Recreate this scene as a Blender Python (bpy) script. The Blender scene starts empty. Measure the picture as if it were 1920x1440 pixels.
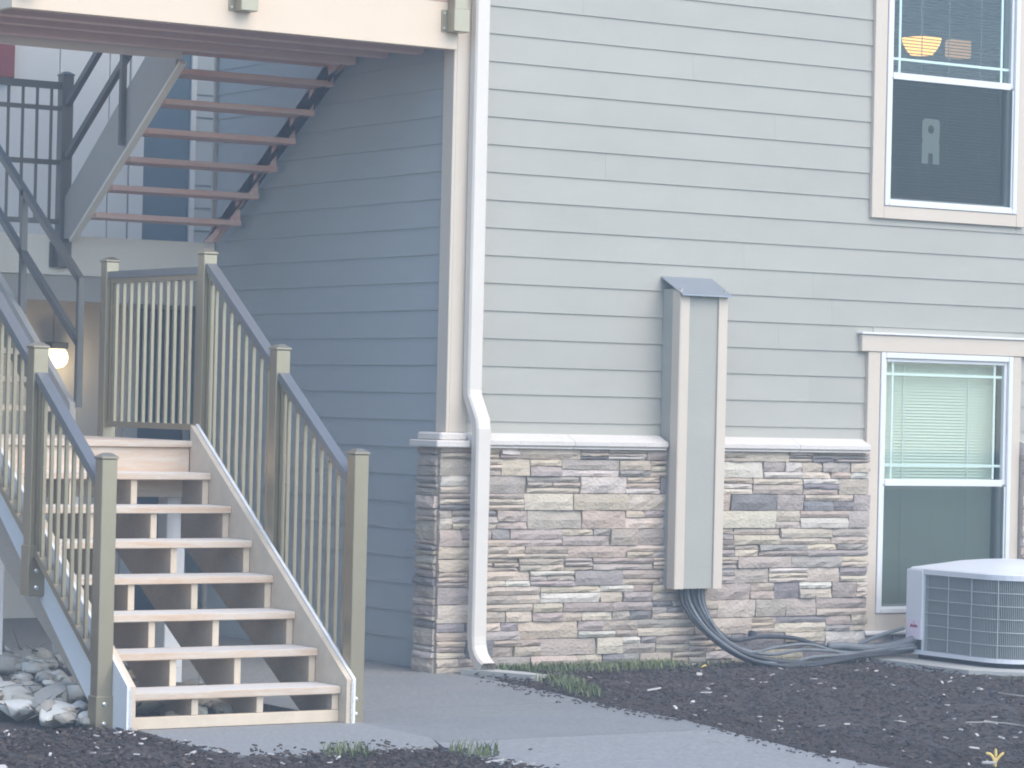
import bpy, bmesh, math, random
from mathutils import Vector, Matrix, noise
rnd = random.Random(7)
sc = bpy.context.scene
COL = sc.collection
rad = math.radians

# ------------------------------------------------------------------ camera
cam_d = bpy.data.cameras.new('camera'); cam = bpy.data.objects.new('camera', cam_d); COL.objects.link(cam)
cam_d.sensor_width = 36.0; cam_d.lens = 5784.0 / 1920 * 36; cam_d.clip_start = 0.1; cam_d.clip_end = 1000
RIGHT = Vector((0.8406955, -0.5410290, 0.0227742)); UP = Vector((-0.0226124, 0.0069454, 0.9997202)); FWD = Vector((0.5410358, 0.8409753, 0.0063950))
CPOS = Vector((-10.2452, -16.7233, 1.71495))
cam.matrix_world = Matrix(((RIGHT.x, UP.x, -FWD.x, CPOS.x), (RIGHT.y, UP.y, -FWD.y, CPOS.y), (RIGHT.z, UP.z, -FWD.z, CPOS.z), (0, 0, 0, 1)))
sc.camera = cam

# ------------------------------------------------------------------ sky, sun, exposure
SUN_AZ = rad(165)      # compass-like angle: direction the light comes from, clockwise from +Y
SUN_EL = rad(47)
w = bpy.data.worlds.new('World'); sc.world = w; w.use_nodes = True
nt = w.node_tree; nt.nodes.clear()
sky = nt.nodes.new('ShaderNodeTexSky'); sky.sky_type = 'NISHITA'; sky.sun_disc = False
sky.sun_elevation = SUN_EL; sky.sun_rotation = SUN_AZ; sky.dust_density = 0.3; sky.air_density = 1.0; sky.ozone_density = 1.0
bg = nt.nodes.new('ShaderNodeBackground'); bg.inputs[1].default_value = 0.15
wo = nt.nodes.new('ShaderNodeOutputWorld')
nt.links.new(sky.outputs[0], bg.inputs[0]); nt.links.new(bg.outputs[0], wo.inputs[0])
sl = bpy.data.lights.new('sun', 'SUN'); sl.energy = 1.2; sl.angle = rad(60); sl.color = (1.0, 0.85, 0.66)
so = bpy.data.objects.new('sun', sl); COL.objects.link(so)
sd = Vector((math.sin(SUN_AZ) * math.cos(SUN_EL), math.cos(SUN_AZ) * math.cos(SUN_EL), math.sin(SUN_EL)))
so.rotation_euler = (-sd).to_track_quat('-Z', 'Y').to_euler(); so.location = (0, -10, 20)
sc.view_settings.view_transform = 'Standard'; sc.view_settings.look = 'None'; sc.view_settings.gamma = 1.0
sc.view_settings.use_curve_mapping = False
sc.view_settings.exposure = 1.42
sc.cycles.filter_width = 1.9; sc.cycles.max_bounces = 5; sc.cycles.transparent_max_bounces = 12; sc.cycles.volume_bounces = 0

# ------------------------------------------------------------------ materials
def mat(name, color, rough=0.7, metal=0.0, var=0.0, scale=8.0, stretch=(1, 1, 1), bump=0.0, bump_scale=60.0, objcol=False, objvar=0.0, color2=None, spec=0.5, emit=None, emit_s=0.0, fine=0.0):
    m = bpy.data.materials.new(name); m.use_nodes = True
    t = m.node_tree; n = t.nodes; L = t.links
    p = n['Principled BSDF']; p.inputs['Roughness'].default_value = rough; p.inputs['Metallic'].default_value = metal
    p.inputs['Specular IOR Level'].default_value = spec
    tc = n.new('ShaderNodeTexCoord'); mp = n.new('ShaderNodeMapping'); mp.inputs['Scale'].default_value = stretch
    geo = n.new('ShaderNodeNewGeometry'); oi = n.new('ShaderNodeObjectInfo')
    add = n.new('ShaderNodeVectorMath'); add.operation = 'ADD'
    mul = n.new('ShaderNodeVectorMath'); mul.operation = 'SCALE'; mul.inputs['Scale'].default_value = 13.7
    comb = n.new('ShaderNodeCombineXYZ')
    for i in range(3): L.new(oi.outputs['Random'], comb.inputs[i])
    L.new(comb.outputs[0], mul.inputs[0]); L.new(tc.outputs['Object'], add.inputs[0]); L.new(mul.outputs[0], add.inputs[1])
    L.new(add.outputs[0], mp.inputs['Vector'])
    nz = n.new('ShaderNodeTexNoise'); nz.inputs['Scale'].default_value = scale; nz.inputs['Detail'].default_value = 3.5; nz.inputs['Roughness'].default_value = 0.6
    L.new(mp.outputs[0], nz.inputs['Vector'])
    if objcol:
        base = oi.outputs['Color']
    else:
        rgb = n.new('ShaderNodeRGB'); rgb.outputs[0].default_value = (*color, 1); base = rgb.outputs[0]
    if color2 is not None:
        mx = n.new('ShaderNodeMix'); mx.data_type = 'RGBA'
        rp = n.new('ShaderNodeMapRange'); rp.inputs[1].default_value = 0.38; rp.inputs[2].default_value = 0.62
        L.new(nz.outputs[0], rp.inputs[0]); L.new(rp.outputs[0], mx.inputs[0]); L.new(base, mx.inputs[6]); mx.inputs[7].default_value = (*color2, 1)
        base = mx.outputs[2]
    hs = n.new('ShaderNodeHueSaturation'); L.new(base, hs.inputs['Color'])
    # value = 1 + var*(noise-.5)*2 + objvar*(random-.5)*2
    m1 = n.new('ShaderNodeMath'); m1.operation = 'MULTIPLY_ADD'; L.new(nz.outputs[0], m1.inputs[0]); m1.inputs[1].default_value = 2 * var; m1.inputs[2].default_value = 1 - var
    m2 = n.new('ShaderNodeMath'); m2.operation = 'MULTIPLY_ADD'; L.new(oi.outputs['Random'], m2.inputs[0]); m2.inputs[1].default_value = 2 * objvar; m2.inputs[2].default_value = -objvar
    m3 = n.new('ShaderNodeMath'); m3.operation = 'ADD'; L.new(m1.outputs[0], m3.inputs[0]); L.new(m2.outputs[0], m3.inputs[1])
    val = m3.outputs[0]
    if fine > 0:
        nf = n.new('ShaderNodeTexNoise'); nf.inputs['Scale'].default_value = bump_scale; nf.inputs['Detail'].default_value = 2; L.new(mp.outputs[0], nf.inputs['Vector'])
        m4 = n.new('ShaderNodeMath'); m4.operation = 'MULTIPLY_ADD'; L.new(nf.outputs[0], m4.inputs[0]); m4.inputs[1].default_value = 2 * fine; m4.inputs[2].default_value = -fine
        m5 = n.new('ShaderNodeMath'); m5.operation = 'ADD'; L.new(val, m5.inputs[0]); L.new(m4.outputs[0], m5.inputs[1]); val = m5.outputs[0]
    L.new(val, hs.inputs['Value'])
    L.new(hs.outputs[0], p.inputs['Base Color'])
    if bump > 0:
        nb = n.new('ShaderNodeTexNoise'); nb.inputs['Scale'].default_value = bump_scale; nb.inputs['Detail'].default_value = 2.5
        L.new(mp.outputs[0], nb.inputs['Vector'])
        b = n.new('ShaderNodeBump'); b.inputs['Strength'].default_value = bump; b.inputs['Distance'].default_value = 0.02
        L.new(nb.outputs[0], b.inputs['Height']); L.new(b.outputs[0], p.inputs['Normal'])
    if emit:
        p.inputs['Emission Color'].default_value = (*emit, 1); p.inputs['Emission Strength'].default_value = emit_s
    return m

def glass_mat(name, tint, refl_rough=0.02, refl=0.035):
    m = bpy.data.materials.new(name); m.use_nodes = True; t = m.node_tree; n = t.nodes; n.clear()
    tr = n.new('ShaderNodeBsdfTransparent'); tr.inputs[0].default_value = (*tint, 1)
    gl = n.new('ShaderNodeBsdfGlossy'); gl.inputs['Roughness'].default_value = refl_rough; gl.inputs['Color'].default_value = (1, 1, 1, 1)
    mx = n.new("ShaderNodeMixShader"); o = n.new('ShaderNodeOutputMaterial')
    mx.inputs[0].default_value = refl; t.links.new(tr.outputs[0], mx.inputs[1]); t.links.new(gl.outputs[0], mx.inputs[2]); t.links.new(mx.outputs[0], o.inputs[0])
    return m

def screen_mat(name):
    m = bpy.data.materials.new(name); m.use_nodes = True; t = m.node_tree; n = t.nodes; n.clear()
    tr = n.new('ShaderNodeBsdfTransparent'); df = n.new('ShaderNodeBsdfDiffuse'); df.inputs[0].default_value = (0.06, 0.08, 0.075, 1)
    mx = n.new('ShaderNodeMixShader'); mx.inputs[0].default_value = 0.34; o = n.new('ShaderNodeOutputMaterial')
    t.links.new(tr.outputs[0], mx.inputs[1]); t.links.new(df.outputs[0], mx.inputs[2]); t.links.new(mx.outputs[0], o.inputs[0])
    return m

M = {}
M['siding'] = mat('siding_paint', (0.40, 0.388, 0.332), 0.75, var=0.085, scale=1.6, stretch=(1, 1, 2.5), bump=0.15, bump_scale=90, objvar=0.03, fine=0.05)
M['siding_shade'] = mat('siding_paint_shade', (0.375, 0.40, 0.395), 0.75, var=0.05, scale=3, stretch=(1, 1, 3), bump=0.12, bump_scale=90, objvar=0.02, fine=0.03)  # cooler copy of the siding paint; breezeway shade put into the colour
M['trim'] = mat('cream_trim_paint', (0.61, 0.525, 0.42), 0.6, var=0.04, scale=5, bump=0.05, bump_scale=80, objvar=0.02)
M['fascia'] = mat('fascia_paint', (0.73, 0.585, 0.43), 0.6, var=0.03, scale=3, bump=0.05, bump_scale=70)
M['fascia2'] = mat('walkway_fascia_paint', (0.86, 0.77, 0.64), 0.6, var=0.03, scale=3)
M['skirt'] = mat('skirt_paint', (0.80, 0.78, 0.75), 0.6, var=0.04, scale=4)
M['taupe'] = mat('taupe_paint', (0.42, 0.385, 0.33), 0.65, var=0.05, scale=4, bump=0.05)
M['vinyl'] = mat('white_vinyl', (0.72, 0.71, 0.69), 0.4, var=0.02, scale=5)
M['alum'] = mat('white_aluminium', (0.68, 0.62, 0.54), 0.4, var=0.05, scale=4, stretch=(2, 2, .6), fine=0.03, bump_scale=40)
M['bronze'] = mat('bronze_railing', (0.38, 0.33, 0.235), 0.34, metal=0.8, var=0.05, scale=10, objvar=0.03)
M['bronze_shade'] = mat('bronze_railing_shade', (0.13, 0.125, 0.11), 0.4, metal=0.35, var=0.05, scale=10)  # darker copy of the railing bronze, shade on the upper railings painted in
M['bronze_sheen'] = mat('bronze_rail_sheen', (0.17, 0.175, 0.18), 0.3, metal=0.3, spec=0.8, var=0.05, scale=10)  # same paint as the posts; cooler tint paints in the sky sheen
M['stone'] = mat('ledge_stone', (.4, .4, .4), 0.85, var=0.22, scale=9, stretch=(1, 1, 1.6), bump=0.55, bump_scale=38, objcol=True, fine=0.10)
M['mortar'] = mat('mortar', (0.36, 0.32, 0.28), 0.95, var=0.2, scale=20, bump=0.4)
M['cast'] = mat('cast_stone_ledge', (0.66, 0.61, 0.55), 0.8, var=0.08, scale=14, bump=0.3, bump_scale=60, objvar=0.03, fine=0.05)
M['pine'] = mat('fresh_pine', (0.62, 0.455, 0.32), 0.7, var=0.26, scale=5, stretch=(.6, 6, 6), bump=0.15, bump_scale=40, objvar=0.08, color2=(0.58, 0.50, 0.41), fine=0.10)
M['pine_top'] = mat('skylit_pine', (0.68, 0.63, 0.56), 0.75, var=0.22, scale=5, stretch=(.6, 6, 6), bump=0.15, bump_scale=40, objvar=0.05, fine=0.08)  # paler than the tread pine: sky light painted onto the tops
M['lumber'] = mat('treated_lumber', (0.54, 0.43, 0.32), 0.8, var=0.45, scale=4, stretch=(3, 1, 3), bump=0.2, bump_scale=50, objvar=0.10, color2=(0.40, 0.34, 0.27), fine=0.25)
M['lumber_red'] = mat('red_lumber', (0.68, 0.38, 0.28), 0.8, var=0.22, scale=4, stretch=(.7, 5, 5), bump=0.2, bump_scale=50, objvar=0.10, color2=(0.62, 0.43, 0.35), fine=0.10)  # redder lumber for the third flight and top landing
M['joist'] = mat('joist_lumber', (0.82, 0.56, 0.45), 0.8, var=0.3, scale=4, stretch=(.6, 5, 5), bump=0.2, bump_scale=50, objvar=0.12, color2=(0.66, 0.45, 0.37), fine=0.12)  # paler lumber: ground bounce light under the landing put into the colour
M['pine_cut'] = mat('pine_end_cut', (0.60, 0.50, 0.375), 0.8, var=0.15, scale=12, objvar=0.08)
M['concrete'] = mat('concrete', (0.305, 0.303, 0.285), 0.9, var=0.5, scale=2.2, bump=0.35, bump_scale=34, color2=(0.235, 0.233, 0.224), fine=0.30)
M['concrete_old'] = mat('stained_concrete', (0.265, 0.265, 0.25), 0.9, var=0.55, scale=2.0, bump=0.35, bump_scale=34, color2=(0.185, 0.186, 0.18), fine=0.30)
M['slab'] = mat('pad_concrete', (0.46, 0.45, 0.41), 0.9, var=0.12, scale=5, bump=0.2, bump_scale=120, fine=0.08)
M['soil'] = mat('soil', (0.065, 0.048, 0.038), 0.95, var=0.35, scale=6, bump=0.8, bump_scale=70, color2=(0.06, 0.05, 0.044), fine=0.25)
M['chip_d'] = mat('dark_mulch', (0.062, 0.046, 0.038), 0.95, var=0.5, scale=3, objvar=0.2, color2=(0.036, 0.03, 0.027))
M['chip_m'] = mat('brown_mulch', (0.115, 0.083, 0.062), 0.95, var=0.5, scale=3, color2=(0.10, 0.08, 0.068))
M['chip_l'] = mat('pale_chips', (0.60, 0.55, 0.50), 0.9, var=0.3, scale=2)
M['grass'] = mat('grass_blades', (0.13, 0.17, 0.07), 0.7, var=0.4, scale=2, color2=(0.17, 0.19, 0.08))
M['rock'] = mat('river_rock', (.4, .4, .4), 0.85, var=0.2, scale=6, bump=0.3, bump_scale=30, objcol=True, fine=0.08)
M['black'] = mat('black_rubber', (0.045, 0.05, 0.055), 0.55, var=0.3, scale=20, bump=0.2)
M['greyhose'] = mat('grey_insulation', (0.16, 0.17, 0.175), 0.6, var=0.35, scale=12, bump=0.3)
M['steel'] = mat('galvanised_steel', (0.75, 0.75, 0.75), 0.35, metal=0.9, var=0.1, scale=30)
M['ac'] = mat('ac_painted_steel', (0.72, 0.72, 0.73), 0.4, var=0.04, scale=6, spec=0.5)
M['acwire'] = mat('ac_wire', (0.42, 0.45, 0.43), 0.45, var=0.05, scale=6)
M['accoil'] = mat('ac_coil', (0.13, 0.145, 0.14), 0.6, var=0.2, scale=10, metal=0.3, bump=0.3, bump_scale=150)
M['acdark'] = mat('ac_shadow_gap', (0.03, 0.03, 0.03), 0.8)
M['sticker'] = mat('sticker_paper', (0.78, 0.66, 0.72), 0.6, var=0.03)
M['ink'] = mat('red_ink', (0.30, 0.05, 0.12), 0.6)
M['cap'] = mat('cap_metal', (0.33, 0.36, 0.39), 0.35, metal=0.5, var=0.06)
M['glass'] = glass_mat('window_glass', (0.945, 0.985, 0.965))
M['screen'] = screen_mat('insect_screen')
M['blind'] = mat('blind_slats', (0.60, 0.63, 0.54), 0.55, var=0.02)
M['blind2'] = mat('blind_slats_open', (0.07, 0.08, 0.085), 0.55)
M['muntin'] = mat('grille_bars', (0.70, 0.74, 0.72), 0.4)
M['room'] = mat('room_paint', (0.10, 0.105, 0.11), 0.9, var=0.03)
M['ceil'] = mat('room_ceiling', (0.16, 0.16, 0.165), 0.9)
M['lampglass'] = mat('lit_amber_glass', (0.9, 0.55, 0.2), 0.4, emit=(1.0, 0.50, 0.13), emit_s=0.75)
M['lampcore'] = mat('lit_bulb', (1, .8, .4), 0.4, emit=(1.0, 0.72, 0.22), emit_s=1.8)
M['lampdim'] = mat('dim_amber_glass', (0.8, 0.5, 0.3), 0.4, emit=(1.0, 0.55, 0.28), emit_s=0.18)
M['globe'] = mat('lit_globe_glass', (1, .9, .7), 0.4, emit=(1.0, 0.86, 0.55), emit_s=0.75)
M['panel'] = mat('painted_wall_panel', (0.60, 0.60, 0.58), 0.7, var=0.04, scale=3, objvar=0.02)
M['panel_low'] = mat('beige_wall_panel', (0.66, 0.60, 0.53), 0.7, var=0.04, scale=3, objvar=0.02)
M['door'] = mat('blue_grey_door', (0.10, 0.15, 0.19), 0.5, var=0.05)
M['red'] = mat('dark_red_paint', (0.22, 0.05, 0.05), 0.6, var=0.3, scale=12)
M['yellow'] = mat('yellow_sprout', (0.75, 0.55, 0.18), 0.6, var=0.2, scale=30)
M['twig'] = mat('dry_twig', (0.40, 0.36, 0.31), 0.9, var=0.2)
M['shade_roof'] = mat('soffit', (0.35, 0.33, 0.30), 0.9)

# ------------------------------------------------------------------ helpers
WL = {}   # world location of every object, none of them is rotated unless it is a copy
def empty(name, loc, label=None, cat=None, group=None, parent=None):
    o = bpy.data.objects.new(name, None); COL.objects.link(o); o.empty_display_size = .1
    pl = WL[parent.name] if parent else Vector((0, 0, 0))
    if parent: o.parent = parent
    o.location = Vector(loc) - pl; WL[o.name] = Vector(loc)
    tag(o, label, cat, group); return o
def tag(o, label=None, cat=None, group=None, kind=None):
    if label: o['label'] = label
    if cat: o['category'] = cat
    if group: o['group'] = group
    if kind: o['kind'] = kind
    return o
class MB:
    def __init__(s): s.v = []; s.f = []
    def add(s, vs, fs):
        b = len(s.v); s.v += [Vector(v) for v in vs]; s.f += [tuple(b + i for i in f) for f in fs]; return s
    def box(s, x0, x1, y0, y1, z0, z1, c=0.0):
        if c <= 0:
            vs = [(x, y, z) for z in (z0, z1) for y in (y0, y1) for x in (x0, x1)]
            return s.add(vs, [(0, 2, 3, 1), (4, 5, 7, 6), (0, 1, 5, 4), (2, 6, 7, 3), (0, 4, 6, 2), (1, 3, 7, 5)])
        bm = bmesh.new(); bmesh.ops.create_cube(bm, size=1)
        for v in bm.verts:
            v.co = Vector(((x0 + x1) / 2 + v.co.x * (x1 - x0), (y0 + y1) / 2 + v.co.y * (y1 - y0), (z0 + z1) / 2 + v.co.z * (z1 - z0)))
        bmesh.ops.bevel(bm, geom=list(bm.edges), offset=c, segments=1, affect='EDGES')
        bm.verts.index_update()
        s.add([v.co.copy() for v in bm.verts], [[v.index for v in f.verts] for f in bm.faces]); bm.free(); return s
    def prism(s, poly, axis, a, b):
        """poly: 2D points in the plane perpendicular to axis ('x': (y,z), 'y': (x,z), 'z': (x,y)), extruded a..b"""
        n = len(poly)
        def P(p, t): return (t, p[0], p[1]) if axis == 'x' else ((p[0], t, p[1]) if axis == 'y' else (p[0], p[1], t))
        vs = [P(p, a) for p in poly] + [P(p, b) for p in poly]
        fs = [tuple(range(n)), tuple(range(2 * n - 1, n - 1, -1))] + [(i, i + n, (i + 1) % n + n, (i + 1) % n) for i in range(n)]
        return s.add(vs, fs)
    def bar(s, p, q, w, h, side=None):
        p = Vector(p); q = Vector(q); d = (q - p).normalized()
        sd_ = Vector(side) if side else (d.cross(Vector((0, 0, 1))) if abs(d.z) < .99 else Vector((1, 0, 0)))
        sd_ = (sd_ - d * sd_.dot(d)).normalized(); up = sd_.cross(d).normalized()
        vs = [e + sd_ * a * w / 2 + up * b * h / 2 for e in (p, q) for a, b in ((-1, -1), (1, -1), (1, 1), (-1, 1))]
        return s.add(vs, [(3, 2, 1, 0), (4, 5, 6, 7), (0, 1, 5, 4), (1, 2, 6, 5), (2, 3, 7, 6), (3, 0, 4, 7)])
    def tube(s, pts, r, n=8, closed=False):
        pts = [Vector(p) for p in pts]; rr = r if isinstance(r, (list, tuple)) else [r] * len(pts)
        b = len(s.v); up = Vector((0, 0, 1))
        for i, p in enumerate(pts):
            d = (pts[min(i + 1, len(pts) - 1)] - pts[max(i - 1, 0)]).normalized()
            u = d.cross(up); u = u.normalized() if u.length > 1e-4 else Vector((1, 0, 0)); v = u.cross(d)
            for k in range(n):
                a = 2 * math.pi * k / n; s.v.append(p + (u * math.cos(a) + v * math.sin(a)) * rr[i])
        for i in range(len(pts) - 1):
            for k in range(n):
                s.f.append((b + i * n + k, b + i * n + (k + 1) % n, b + (i + 1) * n + (k + 1) % n, b + (i + 1) * n + k))
        s.f.append(tuple(b + k for k in range(n))[::-1]); s.f.append(tuple(b + (len(pts) - 1) * n + k for k in range(n)))
        return s
    def lathe(s, c, prof, n=24, axis='z'):
        b = len(s.v); c = Vector(c)
        for r, h in prof:
            for k in range(n):
                a = 2 * math.pi * k / n
                o = Vector((r * math.cos(a), r * math.sin(a), h)) if axis == 'z' else Vector((r * math.cos(a), h, r * math.sin(a)))
                s.v.append(c + o)
        for i in range(len(prof) - 1):
            for k in range(n): s.f.append((b + i * n + k, b + i * n + (k + 1) % n, b + (i + 1) * n + (k + 1) % n, b + (i + 1) * n + k))
        s.f.append(tuple(b + k for k in range(n))[::-1]); s.f.append(tuple(b + (len(prof) - 1) * n + k for k in range(n)))
        return s
    def build(s, name, m, parent=None, label=None, cat=None, group=None, kind=None, smooth=False, origin=None, color=None):
        c = Vector(origin) if origin else sum(s.v, Vector()) / len(s.v)
        me = bpy.data.meshes.new(name); me.from_pydata([v - c for v in s.v], [], s.f)
        bm = bmesh.new(); bm.from_mesh(me); bmesh.ops.recalc_face_normals(bm, faces=bm.faces); bm.to_mesh(me); bm.free()
        me.materials.append(M[m] if isinstance(m, str) else m)
        if smooth:
            for p in me.polygons: p.use_smooth = True
        return link(name, me, c, parent, label, cat, group, kind, color)
def link(name, me, c, parent=None, label=None, cat=None, group=None, kind=None, color=None):
    o = bpy.data.objects.new(name, me); COL.objects.link(o)
    pl = WL[parent.name] if parent else Vector((0, 0, 0))
    if parent: o.parent = parent
    o.location = Vector(c) - pl; WL[o.name] = Vector(c)
    if color: o.color = (*color, 1)
    tag(o, label, cat, group, kind); return o
def B(name, m, parent, x0, x1, y0, y1, z0, z1, c=0.0, **k): return MB().box(x0, x1, y0, y1, z0, z1, c).build(name, m, parent, **k)

# =================================================================== GROUND
def inside_poly(x, y, poly):
    r = False; n = len(poly)
    for i in range(n):
        (x1, y1), (x2, y2) = poly[i], poly[i - 1]
        if (y1 > y) != (y2 > y) and x < (x2 - x1) * (y - y1) / (y2 - y1) + x1: r = not r
    return r
# one soil sheet to the horizon, finer near the house
def ground():
    xs = [-90, -40, -20, -12, -8] + [-6 + i * .06 for i in range(int(12.6 / .06) + 1)] + [8, 12, 20, 40, 90]
    ys = [-90, -40, -22, -14, -9] + [-6.6 + i * .06 for i in range(int(10 / .06) + 1)] + [5, 8, 14, 40, 90]
    mb = MB(); nx = len(xs)
    for y in ys:
        for x in xs:
            z = -0.03
            if -6 < x < 6.6 and -6.6 < y < 3.4:
                z += 0.022 * noise.noise(Vector((x * 1.3, y * 1.3, 0))) + 0.016 * noise.noise(Vector((x * 7, y * 7, 3))) + 0.010 * noise.noise(Vector((x * 17, y * 17, 5)))
                if x > 0.15 and y < 0: z += 0.028
                if x < -2.2 and y < -2.4: z += 0.03
                if -.6 < x - (-.0 + .1 * (y)) < .15 : z -= .03
                z = min(z, .035)
                if -3.6 < x < .1 and -3.75 < y < 5: z = min(z, -.012)
                if -2.4 < x < 0.05 + .1 * y + .1 : z = min(z, -.012)
            mb.v.append(Vector((x, y, z)))
    for j in range(len(ys) - 1):
        for i in range(nx - 1): mb.f.append((j * nx + i, j * nx + i + 1, (j + 1) * nx + i + 1, (j + 1) * nx + i))
    return mb.build('ground', 'soil', kind='structure', smooth=True, label='dark mulch and soil ground')
ground()
def slab(name, poly, ztop, thick, m='concrete', **k):
    mb = MB().prism(poly, 'z', ztop - thick, ztop); return mb.build(name, m, **k)
path_r = [(0.04, -.12), (0.03, -.7), (.0, -1.13), (-.09, -1.6), (-.165, -2.1), (-.21, -2.6), (-.235, -3.0), (-.40, -3.75), (-.56, -4.5), (-.62, -5.2), (-.9, -9), (-1.4, -14)]
path_l = [(-3.6, -14), (-2.9, -9), (-2.40, -5.2), (-2.345, -4.52), (-2.30, -4.19), (-2.185, -3.64), (-2.04, -3.3)]
path = empty('walkway', (-1.1, -2.5, 0)); tag(path, 'grey concrete walkway leading into the breezeway', kind='structure')
def clip_band(poly, y0, y1):
    def clip(p, yv, keep_above):
        out = []
        for i in range(len(p)):
            a, b = p[i - 1], p[i]; ia = (a[1] >= yv) == keep_above; ib = (b[1] >= yv) == keep_above
            if ia != ib:
                t = (yv - a[1]) / (b[1] - a[1]); out.append((a[0] + t * (b[0] - a[0]), yv))
            if ib: out.append(b)
        return out
    return clip(clip(poly, y0, True), y1, False)
full = [(0.04, .05)] + path_r + path_l + [(-2.0, -2.3), (-2.0, .05)]
for (y0, y1) in ((-14, -9), (-8.99, -5.3), (-5.29, -3.46), (-3.45, -1.95), (-1.94, .05)):
    p = clip_band(full, y0, y1)
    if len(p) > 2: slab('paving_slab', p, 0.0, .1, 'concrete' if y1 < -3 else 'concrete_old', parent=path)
slab('stair_pad', [(-2.02, -2.3), (-2.045, -3.3), (-2.19, -3.60), (-2.6, -3.70), (-3.0, -3.72), (-3.22, -3.70), (-3.34, -3.58), (-3.37, -3.35), (-3.34, -3.0), (-3.30, -2.66), (-3.28, -2.3)], 0.004, .1, kind='structure', label='concrete pad at the foot of the wooden stairs')
slab('breezeway_floor', [(-1.98, .06), (.02, .06), (.02, 5.0), (3, 5.0), (3, 5.05), (-9, 5.05), (-9, 2.55), (-1.98, 2.45)], -0.002, .1, 'concrete_old', kind='structure', label='shaded concrete floor of the breezeway')
slab('path_edging', [(.20, -.16), (.34, -.50), (.36, -.72), (.27, -.72), (.05, -.20)], .035, .09, 'slab', kind='structure', label='low concrete edging beside the downspout outlet')

# =================================================================== BUILDING
bld = empty('apartment_building', (2.5, 1.5, 0), 'grey lap-sided apartment building with stone base and white windows', 'building')
EXP = .1778
XC = 0.03       # outer corner x
# siding board meshes, shared by length
def board_mesh(L):
    mb = MB()
    prof = [(.0, 0), (.0125, 0), (.0185, EXP + .03), (.0105, EXP + .03)]   # (y, z) face leans in towards the top
    mb.prism(prof, 'x', 0, L)
    me = bpy.data.meshes.new('siding_board'); me.from_pydata(mb.v, [], mb.f)
    bm = bmesh.new(); bm.from_mesh(me); bmesh.ops.recalc_face_normals(bm, faces=bm.faces); bm.to_mesh(me); bm.free()
    return me
_bm = {}
def board(parent, axis, a, b, fixed, z, m='siding', sign=1):
    L = round(b - a, 4); key = (L, m)
    if key not in _bm:
        me = board_mesh(L); me.materials.append(M[m]); _bm[key] = me
    o = link('siding_board', _bm[key], (a, fixed, z) if axis == 'x' else (fixed, b if sign > 0 else a, z), parent)
    if axis == 'y': o.rotation_euler = (0, 0, -math.pi / 2 if sign > 0 else math.pi / 2)
    return o
facade = B('facade_wall', 'siding', bld, XC + .02, 6.0, .03, .12, 1.3, 5.62)
# openings are cut by building the wall from pieces: replace the single box by pieces round the windows
bpy.data.objects.remove(facade, do_unlink=True)
WX0, WX1 = 3.55, 4.775
mb = MB()
for (x0, x1, z0, z1) in ((XC + .02, WX0, .0, 5.62), (WX1, 6.0, .0, 5.62), (WX0, WX1, 0, .31), (WX0, WX1, 2.135, 3.16), (WX0, WX1, 4.98, 5.62)):
    mb.box(x0, x1, .03, .14, z0, z1)
facade = mb.build('facade_wall', 'siding', bld)
joints = {6: [1.21], 9: [2.36], 11: [3.13], 12: [2.67], 10: [2.96], 2: [1.9], 4: [2.6], 0: [1.0], -3: [2.2], 14: [2.95]}
Z0 = 4.2658
for k in range(-6, 17):
    zb = Z0 - EXP * k; zt = zb + EXP
    segs = []
    inlow = zb < 2.27 and zt > 1.4; inup = zt > 3.07 and zb < 5.08
    x0 = XC + .10
    if inlow or inup:
        # partly overlapping boards are notched by the casing in front of them
        segs = [(x0, 3.50), (4.80, 5.98)]
    else: segs = [(x0, 5.98)]
    for (a, b) in segs:
        cuts = [a] + [j for j in joints.get(k, []) if a + .2 < j < b - .2] + [b]
        for i in range(len(cuts) - 1):
            board(facade, 'x', cuts[i] + (.0004 if i else 0), cuts[i + 1] - (.0004 if i < len(cuts) - 2 else 0), 0.0, zb)
# cut pieces of board just under the upper window and just over the lower one
o = board(facade, 'x', 3.501, 4.799, 0.0, Z0 - EXP * 7); o.scale.z = .095 / (EXP + .03)
o = board(facade, 'x', 3.501, 4.799, 0.0, Z0 - EXP * 12 + .125); o.scale.z = .08 / (EXP + .03)
# breezeway side wall (faces -x), its boards and its inner body
side = B('breezeway_wall', 'siding_shade', bld, XC + .045, XC + .15, .145, 3.3, 0, 5.62)
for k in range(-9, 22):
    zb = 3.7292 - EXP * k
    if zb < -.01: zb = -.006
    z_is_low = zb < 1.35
    board(side, 'y', (.205 if z_is_low else .10), 3.3, XC + .012, zb, 'siding_shade', 1)
# rear corner trim of that wall, walls of the corridor beyond it
B('corner_board', 'taupe', bld, XC - .01, XC + .16, 3.302, 3.33, 0, 5.62)
B('corridor_wall', 'siding_shade', bld, XC + .16, 6.0, 3.25, 3.32, 0, 5.62)
B('end_wall', 'siding', bld, 5.98, 6.05, .03, 3.3, 0, 5.62)
# corner trim boards
B('corner_board', 'trim', bld, XC - .002, XC + .125, -.024, 0.02, 1.525, 5.62, .003)
B('corner_board', 'trim', bld, XC - .022, XC + .0, -.022, .105, 1.525, 5.62, .003)

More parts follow.
